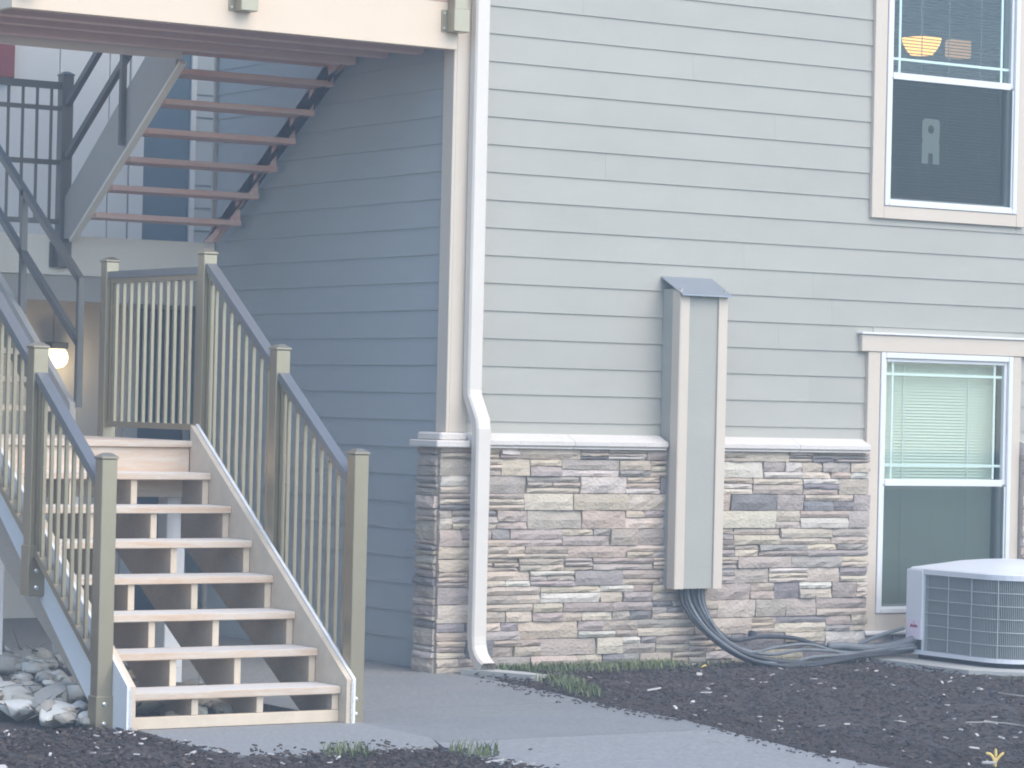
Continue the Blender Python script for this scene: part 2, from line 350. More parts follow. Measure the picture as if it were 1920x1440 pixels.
# back wall of the breezeway: upright panels, two storeys
back = B('rear_wall', 'panel', bld, -9.2, 3.0, 5.03, 5.15, 0, 5.62)
def rear_panels(z0, z1, m):
    x = -6.12
    xs = [-.444 - .42 * i for i in range(20, -1, -1)] + [-.024, .15]
    for a, b in zip(xs[:-1], xs[1:]): B('wall_panel', m, back, a + .004, b - .004, 5.0, 5.028, z0, z1, .002)
rear_panels(.0, 2.5, 'panel_low'); rear_panels(2.83, 6.1, 'panel')
for z0, z1 in ((.0, 2.45), (2.83, 5.1)):
    B('door_trim', 'panel', back, .155, .272, 4.985, 5.029, z0, z1)
    d = B('door', 'door', back, .276, .672, 5.005, 5.029, z0, z1 - .06)
    B('door_trim', 'panel', back, .676, .72, 4.985, 5.029, z0, z1)
for k in range(30): board(back, 'x', .73, 2.98, 5.008, k * EXP, 'siding_shade')
# unseen wing added across the breezeway (out of the picture, keeps the breezeway in shade)
wing = B('breezeway_wall', 'siding', bld, -9.3, -9.04, .1, 5.0, 0, 5.62)
for k in range(30): board(wing, 'y', .02, 5.0, -9.0, k * EXP, 'siding_shade', -1)
wingf = B('facade_wall', 'siding', bld, -16, -9.05, .04, .12, 0, 5.62)
for k in range(30): board(wingf, 'x', -16, -9.06, 0.0, k * EXP, 'siding')
B('corner_board', 'trim', bld, -9.1, -8.97, -.022, .02, 0, 5.62)
B('shade_roof', 'shade_roof', bld, -3.05, 6.05, .06, 3.3, 5.622, 5.75)  # unseen slab, added and sized to control the shade in the breezeway

# ---- stone veneer
STONE_COLS = [((.50, .42, .33), 20), ((.45, .375, .305), 20), ((.40, .34, .29), 18), ((.56, .48, .385), 14), ((.53, .45, .34), 5), ((.38, .33, .29), 10), ((.23, .215, .21), 5), ((.31, .28, .26), 5), ((.58, .53, .46), 8)]
def stone_color():
    t = rnd.uniform(0, sum(c[1] for c in STONE_COLS))
    for c, wgt in STONE_COLS:
        t -= wgt
        if t <= 0: break
    j = rnd.uniform(.92, 1.08); return tuple(min(1, v * j * rnd.uniform(.97, 1.03)) for v in (c[0], c[1] * .985, c[2] * .965))
def stone(parent, a0, a1, z0, z1, face, depth, axis, back_at):
    """a stone whose front is uneven; axis 'x' faces -y at y=face, axis 'y' faces -x at x=face"""
    nx = max(3, min(6, int((a1 - a0) / .07) + 2)); nz = 3
    mb = MB(); g = .0025
    sl = rnd.uniform(-.006, .006); sv = rnd.uniform(-.012, .012)
    cut = rnd.uniform(-.012, .012) if rnd.random() < .3 else 0
    idx = {}
    for j in range(nz):
        for i in range(nx):
            u = i / (nx - 1); v = j / (nz - 1)
            a = a0 + g + (a1 - a0 - 2 * g) * u; z = z0 + g + (z1 - z0 - 2 * g) * v
            edge = (i in (0, nx - 1)) + (j in (0, nz - 1))
            d = depth + sl * (u - .5) * 2 + sv * (v - .5) + rnd.uniform(-.006, .006) - (.009 if edge else 0) - (.004 if edge == 2 else 0)
            if 0 < i < nx - 1: a += rnd.uniform(-.015, .015)
            if j in (0, nz - 1): z += rnd.uniform(-.0022, .0022)
            if i == nx - 1: a += cut * (v - .5)
            idx[i, j] = len(mb.v); mb.v.append((a, d, z))
    for j in range(nz - 1):
        for i in range(nx - 1): mb.f.append((idx[i, j], idx[i + 1, j], idx[i + 1, j + 1], idx[i, j + 1]))
    ring = [(i, 0) for i in range(nx)] + [(nx - 1, j) for j in range(1, nz)] + [(i, nz - 1) for i in range(nx - 2, -1, -1)] + [(0, j) for j in range(nz - 2, 0, -1)]
    bk = {}
    for r in ring:
        a, d, z = mb.v[idx[r]]; bk[r] = len(mb.v); mb.v.append((a, 0.0, z))
    for q in range(len(ring)):
        r, s = ring[q], ring[(q + 1) % len(ring)]; mb.f.append((idx[r], idx[s], bk[s], bk[r]))
    if axis == 'x': mb.v = [Vector((a, back_at - d, z)) for a, d, z in mb.v]
    else: mb.v = [Vector((back_at - d, a, z)) for a, d, z in mb.v]
    o = mb.build('stone', 'stone', parent, color=stone_color())
    return o
def stone_field(parent, a0, a1, z0, z1, axis, back_at, seed):
    rnd.seed(seed); z = z0
    while z < z1 - .02:
        h = rnd.choice([.08, .095, .1, .11, .12])
        if z + h > z1 - .05: h = z1 - z
        a = a0 - rnd.uniform(0, .15)
        while a < a1 - .01:
            L = rnd.uniform(.2, .48); b = a + L
            if b > a1 - .10: b = a1
            aa = max(a, a0)
            if b - aa > .05:
                t = rnd.random()
                if t < .42: rows = [1.0]
                elif t < .86: f = rnd.choice([.4, .5, .6]); rows = [f, 1 - f]
                else: rows = [.34, .33, .33]
                zz = z
                for f in rows:
                    if len(rows) > 1 and rnd.random() < .35 and b - aa > .25:
                        mid = aa + (b - aa) * rnd.uniform(.35, .65); sp = [(aa, mid), (mid, b)]
                    else: sp = [(aa, b)]
                    for (p, q) in sp: stone(parent, p, q, zz, zz + h * f, 0, rnd.uniform(.026, .044), axis, back_at)
                    zz += h * f
            a = b
        z += h
SB = -.045
st1 = B('stone_veneer', 'mortar', bld, XC - .075, 3.44, SB, .03, -.05, 1.43, label='ledge stone base of ochre, grey and brown strips')
stone_field(st1, XC - .085, 3.44, -.02, 1.43, 'x', SB, 11)
st2 = B('stone_veneer', 'mortar', bld, XC - .075, XC + .02, SB + .003, .195, -.05, 1.43, label='narrow stone return on the breezeway corner')
stone_field(st2, SB + .004, .20, -.02, 1.43, 'y', XC - .075, 12)
st3 = B('stone_veneer', 'mortar', bld, 4.86, 6.0, SB, .03, -.05, 1.43)
stone_field(st3, 4.86, 5.5, -.02, 1.43, 'x', SB, 13)
st4 = B('stone_veneer', 'mortar', bld, 3.442, 4.858, SB + .01, .03, -.05, .165)
stone_field(st4, 3.442, 4.858, -.02, .165, 'x', SB + .012, 14)
# ledge on top of the stone
LP = [(.02, 1.525), (-.022, 1.523), (-.105, 1.488), (-.125, 1.478), (-.125, 1.452), (-.108, 1.440), (-.108, 1.430), (.02, 1.428)]
for a, b in ((.132, .93), (.934, 1.675), (2.105, 2.78), (2.784, 3.40), (4.88, 5.6)): MB().prism(LP, 'x', a, b).build('ledge_stone', 'cast', bld)
mb = MB(); mb.box(XC - .15, .13, -.128, .215, 1.43, 1.474, .006); mb.box(XC - .105, .125, -.095, .195, 1.472, 1.524, .012); mb.build('ledge_stone', 'cast', bld)

# ---- windows
def window(zb, upper):
    """zb: bottom of the vinyl frame"""
    zt = zb + 1.822
    win = empty('window', (4.16, 0, zb), parent=bld)
    win['label'] = 'upper sash window with a lit lamp behind it' if upper else 'lower sash window with closed pale green blind'
    B('casing', 'trim', win, 3.44, 3.548, -.026, .03, zb - .09 if upper else .195, zt + (.0 if not upper else .0), .003)
    B('casing', 'trim', win, 4.777, 4.855, -.026, .03, zb - .09 if upper else .195, zt, .003)
    if upper:
        B('casing', 'trim', win, 3.549, 4.776, -.025, .03, zb - .09, zb - .002, .003)
        B('casing', 'trim', win, 3.37, 4.93, -.034, .03, zt + .002, zt + .135, .003)
    else:
        B('casing', 'trim', win, 3.549, 4.776, -.025, .03, .195, zb - .002, .003)
        B('head_casing', 'trim', win, 3.372, 4.935, -.036, .03, zt + .002, zt + .118, .003)
        B('drip_cap', 'vinyl', win, 3.36, 4.947, -.052, .03, zt + .120, zt + .135, .003)
        MB().prism([(.03, .195), (-.06, .193), (-.075, .178), (-.075, .166), (.03, .166)], 'x', 3.43, 4.865).build('sill', 'cast', win)
    fr = MB()
    fr.box(3.552, 3.592, -.034, .05, zb, zt, .003); fr.box(4.733, 4.773, -.034, .05, zb, zt, .003)
    fr.box(3.593, 4.732, -.034, .05, zb, zb + .032, .003); fr.box(3.593, 4.732, -.034, .05, zt - .04, zt, .003)
    fr.build('frame', 'vinyl', win)
    zm = zb + .90
    up = MB(); up.box(3.593, 3.617, -.012, .02, zm, zt - .041, .002); up.box(4.708, 4.732, -.012, .02, zm, zt - .041, .002)
    up.box(3.618, 4.707, -.012, .02, zt - .065, zt - .041, .002); up.box(3.618, 4.707, -.016, .02, zm - .012, zm + .036, .003)
    us = up.build('upper_sash', 'vinyl', win)
    B('pane', 'glass', us, 3.617, 4.708, .004, .008, zm + .036, zt - .065)
    mu = MB()
    for x in (3.69, 4.635): mu.box(x - .009, x + .009, .010, .016, zm + .04, zt - .066)
    for z in (zm + .135, zt - .15): mu.box(3.62, 4.706, .0105, .0155, z - .009, z + .009)
    mu.build('grille', 'muntin', us)
    lo = MB(); lo.box(3.593, 3.617, .022, .05, zb + .033, zm - .013, .002); lo.box(4.708, 4.732, .022, .05, zb + .033, zm - .013, .002)
    lo.box(3.618, 4.707, .022, .05, zb + .033, zb + .06, .002); ls = lo.build('lower_sash', 'vinyl', win)
    B('pane', 'glass', ls, 3.617, 4.708, .034, .038, zb + .06, zm - .013)
    sf = MB(); sf.box(3.594, 3.606, -.022, -.012, zb + .033, zm - .013); sf.box(4.719, 4.731, -.022, -.012, zb + .033, zm - .013); sf.box(3.607, 4.718, -.022, -.012, zb + .033, zb + .046)
    sf = sf.build('screen_frame', 'muntin', win)
    B('insect_screen', 'screen', sf, 3.606, 4.719, -.0175, -.0165, zb + .046, zm - .014)
    return win
window(.312, False); window(3.158, True)
# rooms behind
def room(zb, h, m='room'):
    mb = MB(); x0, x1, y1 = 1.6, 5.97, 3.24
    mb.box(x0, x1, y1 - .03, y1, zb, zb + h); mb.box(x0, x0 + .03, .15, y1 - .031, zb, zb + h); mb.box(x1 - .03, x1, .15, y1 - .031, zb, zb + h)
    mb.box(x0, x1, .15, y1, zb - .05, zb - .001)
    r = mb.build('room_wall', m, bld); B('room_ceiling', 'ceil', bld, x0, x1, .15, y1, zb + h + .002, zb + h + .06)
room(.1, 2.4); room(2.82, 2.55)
# blinds
bl = empty('window_blind', (4.16, .1, .36), 'closed pale green horizontal blind behind the lower window', 'blind')
mb = MB(); z = .36
while z < 2.04:
    mb.add([(3.63, .085, z), (4.695, .085, z), (4.695, .100, z + .024), (3.63, .100, z + .024)], [(0, 1, 2, 3)])
    mb.add([(3.63, .0865, z), (4.695, .0865, z), (4.695, .1015, z + .024), (3.63, .1015, z + .024)], [(0, 3, 2, 1)])
    z += .0215
mb.build('slats', 'blind', bl, kind='stuff'); B('head_rail', 'blind', bl, 3.62, 4.70, .075, .115, 2.05, 2.085)
for x in (3.85, 4.45): B('cord', 'muntin', bl, x - .002, x + .002, .078, .081, .36, 2.05)
bl = empty('window_blind', (4.16, .1, 3.2), 'open horizontal blind with thin level slats behind the upper window', 'blind')
mb = MB(); z = 3.24
while z < 4.88:
    mb.add([(3.63, .085, z + .002), (4.695, .085, z + .002), (4.695, .110, z), (3.63, .110, z), (3.63, .098, z + .0045), (4.695, .098, z + .0045)], [(0, 1, 5, 4), (4, 5, 2, 3), (0, 3, 2, 1)])
    z += .0225
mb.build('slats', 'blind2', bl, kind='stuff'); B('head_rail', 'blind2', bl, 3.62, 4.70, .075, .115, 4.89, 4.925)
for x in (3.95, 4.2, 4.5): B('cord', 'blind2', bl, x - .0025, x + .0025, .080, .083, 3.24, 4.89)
# plate hanging behind the upper window's lower sash
mb = MB()
x0, x1, z0, z1 = 3.955, 4.115, 3.48, 3.80
hc = (4.035, 3.725, .030)
n = 20; ring = [(hc[0] + hc[2] * math.cos(2 * math.pi * i / n), hc[1] + hc[2] * math.sin(2 * math.pi * i / n)) for i in range(n)]
out = []
for i in range(n):
    a = 2 * math.pi * i / n; dx, dz = math.cos(a), math.sin(a)
    t = min(((x1 - hc[0]) / dx) if dx > 1e-6 else ((x0 - hc[0]) / dx if dx < -1e-6 else 9), ((z1 - hc[1]) / dz) if dz > 1e-6 else ((3.63 - hc[1]) / dz if dz < -1e-6 else 9))
    out.append((hc[0] + dx * t, hc[1] + dz * t))
for y in (.062, .066):
    b = len(mb.v); mb.v += [Vector((p[0], y, p[1])) for p in ring + out]
    mb.f += [(b + i, b + (i + 1) % n, b + n + (i + 1) % n, b + n + i) for i in range(n)]
mb.box(x0, x0 + .058, .062, .066, z0, 3.63); mb.box(x1 - .058, x1, .062, .066, z0, 3.63); mb.box(x0 + .058, x1 - .058, .062, .066, z0 + .075, 3.63)
mb.build('hanging_plate', 'panel', label='pale plate with a round hole hanging inside the upper window', cat='plate')
# ceiling lamp in the upper room
cl = empty('pendant_lamp', (4.89, 1.2, 5.36), 'lit amber glass bowl lamp seen through the upper window', 'lamp')
MB().lathe((4.89, 1.2, 4.41), [(.02, .0), (.085, .008), (.115, .045), (.14, .09), (.15, .13), (.145, .13), (.08, .02)], 28).build('bowl_shade', 'lampglass', cl, smooth=True)
MB().lathe((4.89, 1.2, 4.445), [(.005, 0), (.03, .015), (.04, .04), (.03, .065), (.005, .075)], 16).build('bulb', 'lampcore', cl, smooth=True)
MB().tube([(4.89, 1.2, 4.52), (4.89, 1.2, 5.36)], .008).build('stem', 'bronze', cl)
cl = empty('wall_sconce', (5.66, 1.7, 4.5), 'dim amber rectangular lamp shade right of the lit bowl', 'lamp')
MB().box(5.56, 5.74, 1.6, 1.72, 4.49, 4.63, .01).build('shade', 'lampdim', cl)
B('bracket', 'bronze', cl, 5.74, 5.94, 1.63, 1.69, 4.54, 4.58)

# =================================================================== DOWNSPOUT
ds = empty('downspout', (.16, -.15, 0), 'white aluminium downspout running down the building corner to the path', 'downspout')
def rect_sweep(path, w, d):
    mb = MB(); n = len(path)
    for i, (y, z) in enumerate(path):
        p0 = path[max(i - 1, 0)]; p1 = path[min(i + 1, n - 1)]
        t = Vector((0, p1[0] - p0[0], p1[1] - p0[1])).normalized(); nn = Vector((0, -t.z, t.y)) if t.z < 0 else Vector((0, t.z, -t.y))
        nn = Vector((0, t.z, -t.y)); c = Vector((0, y, z)); ch = .012
        for sx, sn in ((-1, -1 + 2 * ch / d), (-1, 1 - 2 * ch / d), (-1 + 2 * ch / w, 1), (1 - 2 * ch / w, 1), (1, 1 - 2 * ch / d), (1, -1 + 2 * ch / d), (1 - 2 * ch / w, -1), (-1 + 2 * ch / w, -1)):
            mb.v.append(c + Vector((DX + sx * w / 2, 0, 0)) + nn * (sn * d / 2))
    for i in range(n - 1):
        for k in range(8): mb.f.append((i * 8 + k, i * 8 + (k + 1) % 8, (i + 1) * 8 + (k + 1) % 8, (i + 1) * 8 + k))
    return mb
DX = .172
YU, YL = -.066, -.185
rect_sweep([(YU, 5.6), (YU, 4.66)], .108, .078).build('pipe', 'alum', ds)
rect_sweep([(YU, 4.68), (YU, 3.40)], .106, .076).build('pipe', 'alum', ds)
rect_sweep([(YU, 3.42), (YU, 1.80), (YU - .01, 1.75), (YL + .01, 1.60), (YL, 1.55), (YL, 1.02)], .108, .078).build('elbow', 'alum', ds)
rect_sweep([(YL, 1.04), (YL, .42)], .106, .076).build('pipe', 'alum', ds)
sh = rect_sweep([(YL, .44), (YL, .24), (YL - .008, .17), (YL - .035, .115), (YL - .08, .075), (YL - .14, .045)], .108, .078).build('outlet_shoe', 'alum', ds)

# =================================================================== LINE SET COVER + LINES
bx = empty('line_cover', (1.88, -.1, .51), 'tall narrow grey wall box with cream corner strips and sloped metal cap', 'pipe cover')
zb, zt = .515, 2.50
B('panel', 'siding', bx, 1.705, 2.060, -.20, -.185, zb + .003, zt - .05)
B('panel', 'siding', bx, 1.697, 1.712, -.199, -.0, zb + .003, zt)
B('panel', 'siding', bx, 2.053, 2.068, -.199, -.0, zb + .003, zt)
B('corner_strip', 'trim', bx, 1.688, 1.760, -.214, -.2005, zb, zt - .035, .002)
B('corner_strip', 'trim', bx, 1.683, 1.6965, -.212, -.125, zb, zt - .01, .002)
B('corner_strip', 'trim', bx, 2.000, 2.074, -.214, -.2005, zb, zt - .035, .002)
MB().prism([(-.005, 2.585), (-.255, 2.462), (-.255, 2.454), (-.005, 2.577)], 'x', 1.672, 2.088).build('cap', 'cap', bx)
def spline(pts, n=10):
    pts = [Vector(p) for p in pts]; out = []
    P = [pts[0] * 2 - pts[1]] + pts + [pts[-1] * 2 - pts[-2]]
    for i in range(1, len(P) - 2):
        for k in range(n):
            t = k / n; a, b, c, d = P[i - 1], P[i], P[i + 1], P[i + 2]
            out.append(.5 * ((2 * b) + (-a + c) * t + (2 * a - 5 * b + 4 * c - d) * t * t + (-a + 3 * b - 3 * c + d) * t ** 3))
    return out + [pts[-1]]
hose = [
 ('black insulated line hanging leftmost under the wall box', 'black', 0.0133, [(1.80, -.11, .55), (1.82, -.12, .42), (1.90, -.20, .27), (2.03, -.34, .12), (2.20, -.45, .035), (2.45, -.50, .02), (2.7, -.46, .03), (3.1, -.35, .05), (3.55, -.42, .10)]),
 ('grey insulated line second from the left under the wall box', 'greyhose', 0.0125, [(1.85, -.12, .55), (1.875, -.13, .42), (1.95, -.22, .25), (2.08, -.36, .11), (2.24, -.43, .04), (2.5, -.42, .03), (2.75, -.36, .055), (3.1, -.30, .06), (3.55, -.46, .13)]),
 ('thick black line in the middle of the bundle under the wall box', 'black', 0.0172, [(1.90, -.11, .55), (1.92, -.12, .42), (1.99, -.21, .25), (2.12, -.33, .12), (2.34, -.42, .05), (2.65, -.47, .025), (2.95, -.42, .03), (3.2, -.34, .06), (3.55, -.44, .09)]),
 ('grey line fourth from the left under the wall box', 'greyhose', 0.0117, [(1.945, -.12, .55), (1.965, -.13, .40), (2.04, -.21, .24), (2.16, -.28, .13), (2.4, -.33, .08), (2.68, -.30, .10), (2.95, -.27, .085), (3.2, -.30, .07), (3.55, -.48, .11)]),
 ('black line rightmost under the wall box and highest by the stone', 'black', 0.0148, [(1.985, -.11, .55), (2.0, -.12, .40), (2.07, -.17, .24), (2.2, -.20, .17), (2.45, -.17, .185), (2.75, -.15, .165), (3.0, -.18, .10), (3.2, -.25, .09), (3.5, -.40, .16)]),
]
hose += [
 ('thin black line looping lowest along the mulch', 'black', .010, [(1.825, -.13, .55), (1.85, -.15, .38), (1.96, -.28, .20), (2.12, -.44, .07), (2.36, -.54, .02), (2.62, -.55, .02), (2.9, -.47, .035), (3.2, -.38, .05), (3.55, -.43, .08)]),
 ('thin grey line crossing loosely over the others', 'greyhose', .010, [(1.965, -.13, .55), (1.985, -.15, .38), (2.06, -.25, .20), (2.22, -.33, .10), (2.5, -.27, .12), (2.8, -.24, .13), (3.05, -.29, .07), (3.3, -.33, .06), (3.55, -.45, .12)]),
]
for lab, m, r, pts in hose:
    MB().tube(spline(pts), r, 8).build('refrigerant_line', m, label=lab, cat='pipe', group='lines between the wall box and the air conditioner', smooth=True)
MB().tube(spline([(2.98, -.20, .12), (3.05, -.24, .125), (3.2, -.28, .10), (3.4, -.36, .11), (3.56, -.44, .16)]), [.034] * 8 + [.038] * 8 + [.035] * 30, 10) if False else None
MB().tube(spline([(2.98, -.22, .11), (3.1, -.26, .115), (3.25, -.31, .10), (3.42, -.38, .12), (3.56, -.45, .17)]), .027, 10).build('pipe_wrap', 'greyhose', label='thick grey taped pipe sleeve next to the air conditioner', cat='pipe', smooth=True)
MB().tube(spline([(3.22, -.25, .12), (3.36, -.33, .19), (3.5, -.40, .24)]), .013, 8).build('conduit', 'greyhose', label='thin grey conduit rising to the air conditioner panel', cat='pipe', smooth=True)
hb = empty('pipe_clip', (2.38, -.1, .18), 'small dark pipe clip on the stone above the lines', 'clip')
MB().tube([(2.38, -.075, .20), (2.38, -.16, .20)], .008).build('stem', 'steel', hb); B('clip_body', 'black', hb, 2.365, 2.405, -.175, -.125, .165, .225, .006)

# =================================================================== AIR CONDITIONER
ac = empty('air_conditioner', (4.0, -.8, .06), 'round-cornered grey outdoor air conditioner with wire grille and pale top', 'air conditioner')
AX0, AX1, AY0, AY1 = 3.555, 4.50, -1.42, -.38      # x range, y range
R = .30
def ac_outline(off=0.0, n=10):
    pts = []
    def arc(cx, cy, a0, a1, r):
        for i in range(n + 1):
            a = a0 + (a1 - a0) * i / n; pts.append((cx + r * math.cos(a), cy + r * math.sin(a)))
    r = R + off
    arc(AX0 + R, AY0 + R, math.pi, 1.5 * math.pi, r); arc(AX1 - R, AY0 + R, 1.5 * math.pi, 2 * math.pi, r)
    arc(AX1 - .06, AY1 - .06, 0, .5 * math.pi, .06 + off); arc(AX0 + .04, AY1 - .04, .5 * math.pi, math.pi, .04 + off)
    return pts
ZB, ZT = .065, .615
MB().prism([(x, y) for x, y in ac_outline(.004)], 'z', ZB, ZB + .028).build('base_pan', 'ac', ac)
MB().prism(ac_outline(-.06), 'z', .03, ZB - .001).build('shadow_gap', 'acdark', ac)  # solid dark infill: shade painted into the gap under the unit
MB().prism(ac_outline(-.03), 'z', ZB + .028, ZT).build('coil', 'accoil', ac)
# lid: rim and shallow dome
o0, o1, o2 = ac_outline(.012), ac_outline(-.05), ac_outline(-.25)
mb = MB(); n = len(o0)
for poly, z in ((o0, ZT), (o0, ZT + .035), (ac_outline(.0), ZT + .045), (o1, ZT + .052)):
    mb.v += [Vector((x, y, z)) for x, y in poly]
cx, cy = (AX0 + AX1) / 2, (AY0 + AY1) / 2
mb.v += [Vector((cx + (x - cx) * .55, cy + (y - cy) * .55, ZT + .10)) for x, y in o1]
mb.v += [Vector((cx + (x - cx) * .3, cy + (y - cy) * .3, ZT + .115)) for x, y in o1]
for r in range(5):
    for k in range(n): mb.f.append((r * n + k, r * n + (k + 1) % n, (r + 1) * n + (k + 1) % n, (r + 1) * n + k))
mb.f.append(tuple(range(n))[::-1]); mb.f.append(tuple(range(5 * n, 6 * n)))
mb.build('lid', 'ac', ac, smooth=False)
# fine wires (too many to pick apart) and the wider grid
ol = ac_outline(.0, 14)
per = []
for i in range(len(ol)):
    a = Vector(ol[i]); b = Vector(ol[(i + 1) % len(ol)]); per.append((a, b, (b - a).length))
def along(s):
    tot = sum(p[2] for p in per); s %= tot
    for a, b, L in per:
        if s <= L: return a + (b - a) * (s / L) if L > 0 else a
        s -= L
tot = sum(p[2] for p in per)
# arc-length position of the left-face/service panel: outline starts at the left face's front end
mb = MB(); s = -.565
while s < 1.5:
    p = along(s); mb.box(p.x - .0013, p.x + .0013, p.y - .0013, p.y + .0013, ZB + .03, ZT - .002); s += .0125
mb.build('fine_wires', 'acwire', ac, kind='stuff')
ol2 = ac_outline(.005, 14); per2 = [(Vector(ol2[i]), Vector(ol2[(i + 1) % len(ol2)])) for i in range(len(ol2))]
per = [(a, b, (b - a).length) for a, b in per2]; tot = sum(p[2] for p in per)
s = -.565
while s < 1.5:
    p = along(s); B('grille_upright', 'acwire', ac, p.x - .003, p.x + .003, p.y - .003, p.y + .003, ZB + .028, ZT); s += .235
for i in range(1, 6):
    z = ZB + .03 + (ZT - ZB - .03) * i / 6; pts = []; s = -.565
    while s < 1.45: q = along(s); pts.append((q.x, q.y, z)); s += .03
    MB().tube(pts, .0032, 5).build('grille_wire', 'acwire', ac)
# service panel at the left rear, sticker, badge
B('service_panel', 'ac', ac, AX0 - .018, AX0 + .03, -.535, AY1 + .012, .165, ZT + .03, .004)
B('corner_post', 'ac', ac, AX0 - .006, AX0 + .03, -.552, -.52, ZB + .01, ZT, .003)
stc = B('sticker', 'sticker', ac, AX0 - .0205, AX0 - .0185, -.525, -.385, .175, .305)
mb = MB()
for i in range(9):
    y = -.495 + i * .009; mb.box(AX0 - .0222, AX0 - .0212, y - .0035, y + .0035, .252 - (i % 3) * .003, .262 + ((i * 5) % 4) * .003)
mb.box(AX0 - .0222, AX0 - .0212, -.462, -.457, .275, .29)
mb.build('print', 'ink', stc)
MB().tube([(4.0, AY0 - .012, .40), (4.16, AY0 - .012, .40)], .014, 8).build('badge', 'steel', ac)
pad = MB().prism([(3.30, -.30), (4.75, -.30), (4.75, -1.64), (3.62, -1.64), (3.30, -1.30)], 'z', -.06, .03).build('equipment_pad', 'slab', label='low pale concrete pad under the air conditioner', cat='pad')

# =================================================================== LOWER STAIRS
RUN, RISE = .26, .1803
YF, ZT0 = -2.478, .194
XL, XR = -3.343, -2.113
LAND = ZT0 + 7 * RISE     # 1.467
stairs = empty('wooden_stairs', (-2.73, -1.6, 0), 'open-riser pale pine stairs climbing from the concrete pad to the landing', 'stairs')
for i in range(7):
    y = YF + RUN * i; z = ZT0 + RISE * i
    t = MB().box(XL, XR, y, y + .286, z - .038, z, .004).build('tread', 'pine', stairs)
    # paler upper face as a thin skin, sky light put into its colour
    B('skylit_surface', 'pine_top', t, XL + .004, XR - .004, y + .004, y + .282, z + .0005, z + .0022)
def cut_stringer(x, m='lumber'):
    up = []
    y = YF + .03
    up.append((y, .0))
    for i in range(7):
        yy = YF + .03 + RUN * i; zz = ZT0 + RISE * i - .0385
        up.append((yy, zz)); up.append((yy + RUN, zz))
    low = [(YF + .03 + RUN * 7, ZT0 + RISE * 6 - .40), (YF + .32, .0)]
    o = MB().prism(up + low, 'x', x, x + .038).build('stringer', m, stairs)
    # fresh riser cuts: thin lighter end faces
    for i in range(7):
        yy = YF + .03 + RUN * i; z1 = ZT0 + RISE * i - .040; z0 = (ZT0 + RISE * (i - 1) + .003) if i else .072
        B('riser_cut', 'pine_cut', o, x + .0005, x + .0375, yy - .004, yy - .0005, z0, z1)
    return o
for x in (XL + .002, -2.985, -2.605, XR - .041): cut_stringer(x)
B('kick_board', 'pine_cut', stairs, XL, XR, YF + .02, YF + .058, .006, .068, .003)
SY = YF - .055
def skirt(x0, x1, m, dz=0.0, name='skirt_board', front=0.0):
    f = SY - front
    top0 = .235 + dz; k = RISE / RUN; ye = -.64
    poly = [(f, .004), (f, top0), (ye, top0 + (ye - f) * k), (ye, top0 + (ye - f) * k - .34), (f + .30, .004)]
    return MB().prism(poly, 'x', x0, x1).build(name, m, stairs)
skirt(XR + .001, XR + .032, 'pine_cut'); skirt(XR + .034, XR + .052, 'skirt', .004, 'outer_skirt', .006)
skirt(XL - .032, XL - .001, 'pine_cut'); skirt(XL - .052, XL - .034, 'skirt', .004, 'outer_skirt', .006)
for xx in (XR + .033, XL - .033):
    mb = MB()
    for i in range(9): mb.lathe((xx, SY - .004, .03 + i * .0225), [(.009, .004), (.009, -.005)], 8, 'y')
    mb.box(xx - .006, xx + .006, SY - .007, SY - .001, .012, .225); mb.build('toothed_bracket', 'steel', stairs)

# landing
land = empty('stair_landing', (-2.73, .2, 0), 'wooden landing halfway up on pale posts', 'landing')
yy = -.665
i = 0
while yy < 1.0:
    B('deck_board', 'pine', land, XL - .05, XR + .05, yy, yy + .138, LAND - .038, LAND, .004); yy += .143
B('front_rim', 'pine', land, XL - .03, XR - .002, -.640, -.602, 1.13, LAND - .040, .003)
B('rear_rim', 'lumber', land, XL - .03, XR + .03, 1.0, 1.038, 1.13, LAND - .040)
B('side_rim', 'skirt', land, XR + .034, XR + .052, -.638, 1.04, 1.15, LAND - .040)
B('side_rim', 'skirt', land, XL - .052, XL - .034, -.638, 1.04, 1.15, LAND - .040)
for x in (XL + .01, -2.73, XR - .05):
    B('joist', 'lumber', land, x, x + .038, -.60, .998, 1.16, LAND - .042)
for x, y in ((-3.33, -.54), (-2.20, -.54), (-3.33, .90), (-2.20, .90)):
    B('post', 'skirt', land, x, x + .12, y, y + .12, -.02, 1.155, .004)

# second flight, behind the landing
st2_ = empty('wooden_stairs', (-2.73, 2, 1.46), 'shaded second flight of stairs rising from the landing at left edge', 'stairs')
Y2 = 1.06
for i in range(7):
    y = Y2 + RUN * i; z = LAND + RISE * (i + 1)
    B('tread', 'lumber', st2_, XL, XR, y, y + .286, z - .038, z, .003)
def sk2(x0, x1, m):
    k = RISE / RUN; t0 = LAND + .20
    MB().prism([(Y2 - .02, LAND + .002), (Y2 - .02, t0), (3.1, t0 + (3.12 - Y2) * k), (3.1, t0 + (3.12 - Y2) * k - .32), (Y2 + .28, LAND + .002)], 'x', x0, x1).build('stringer', m, st2_)
sk2(XR + .004, XR + .045, 'taupe'); sk2(XL - .045, XL - .004, 'taupe')

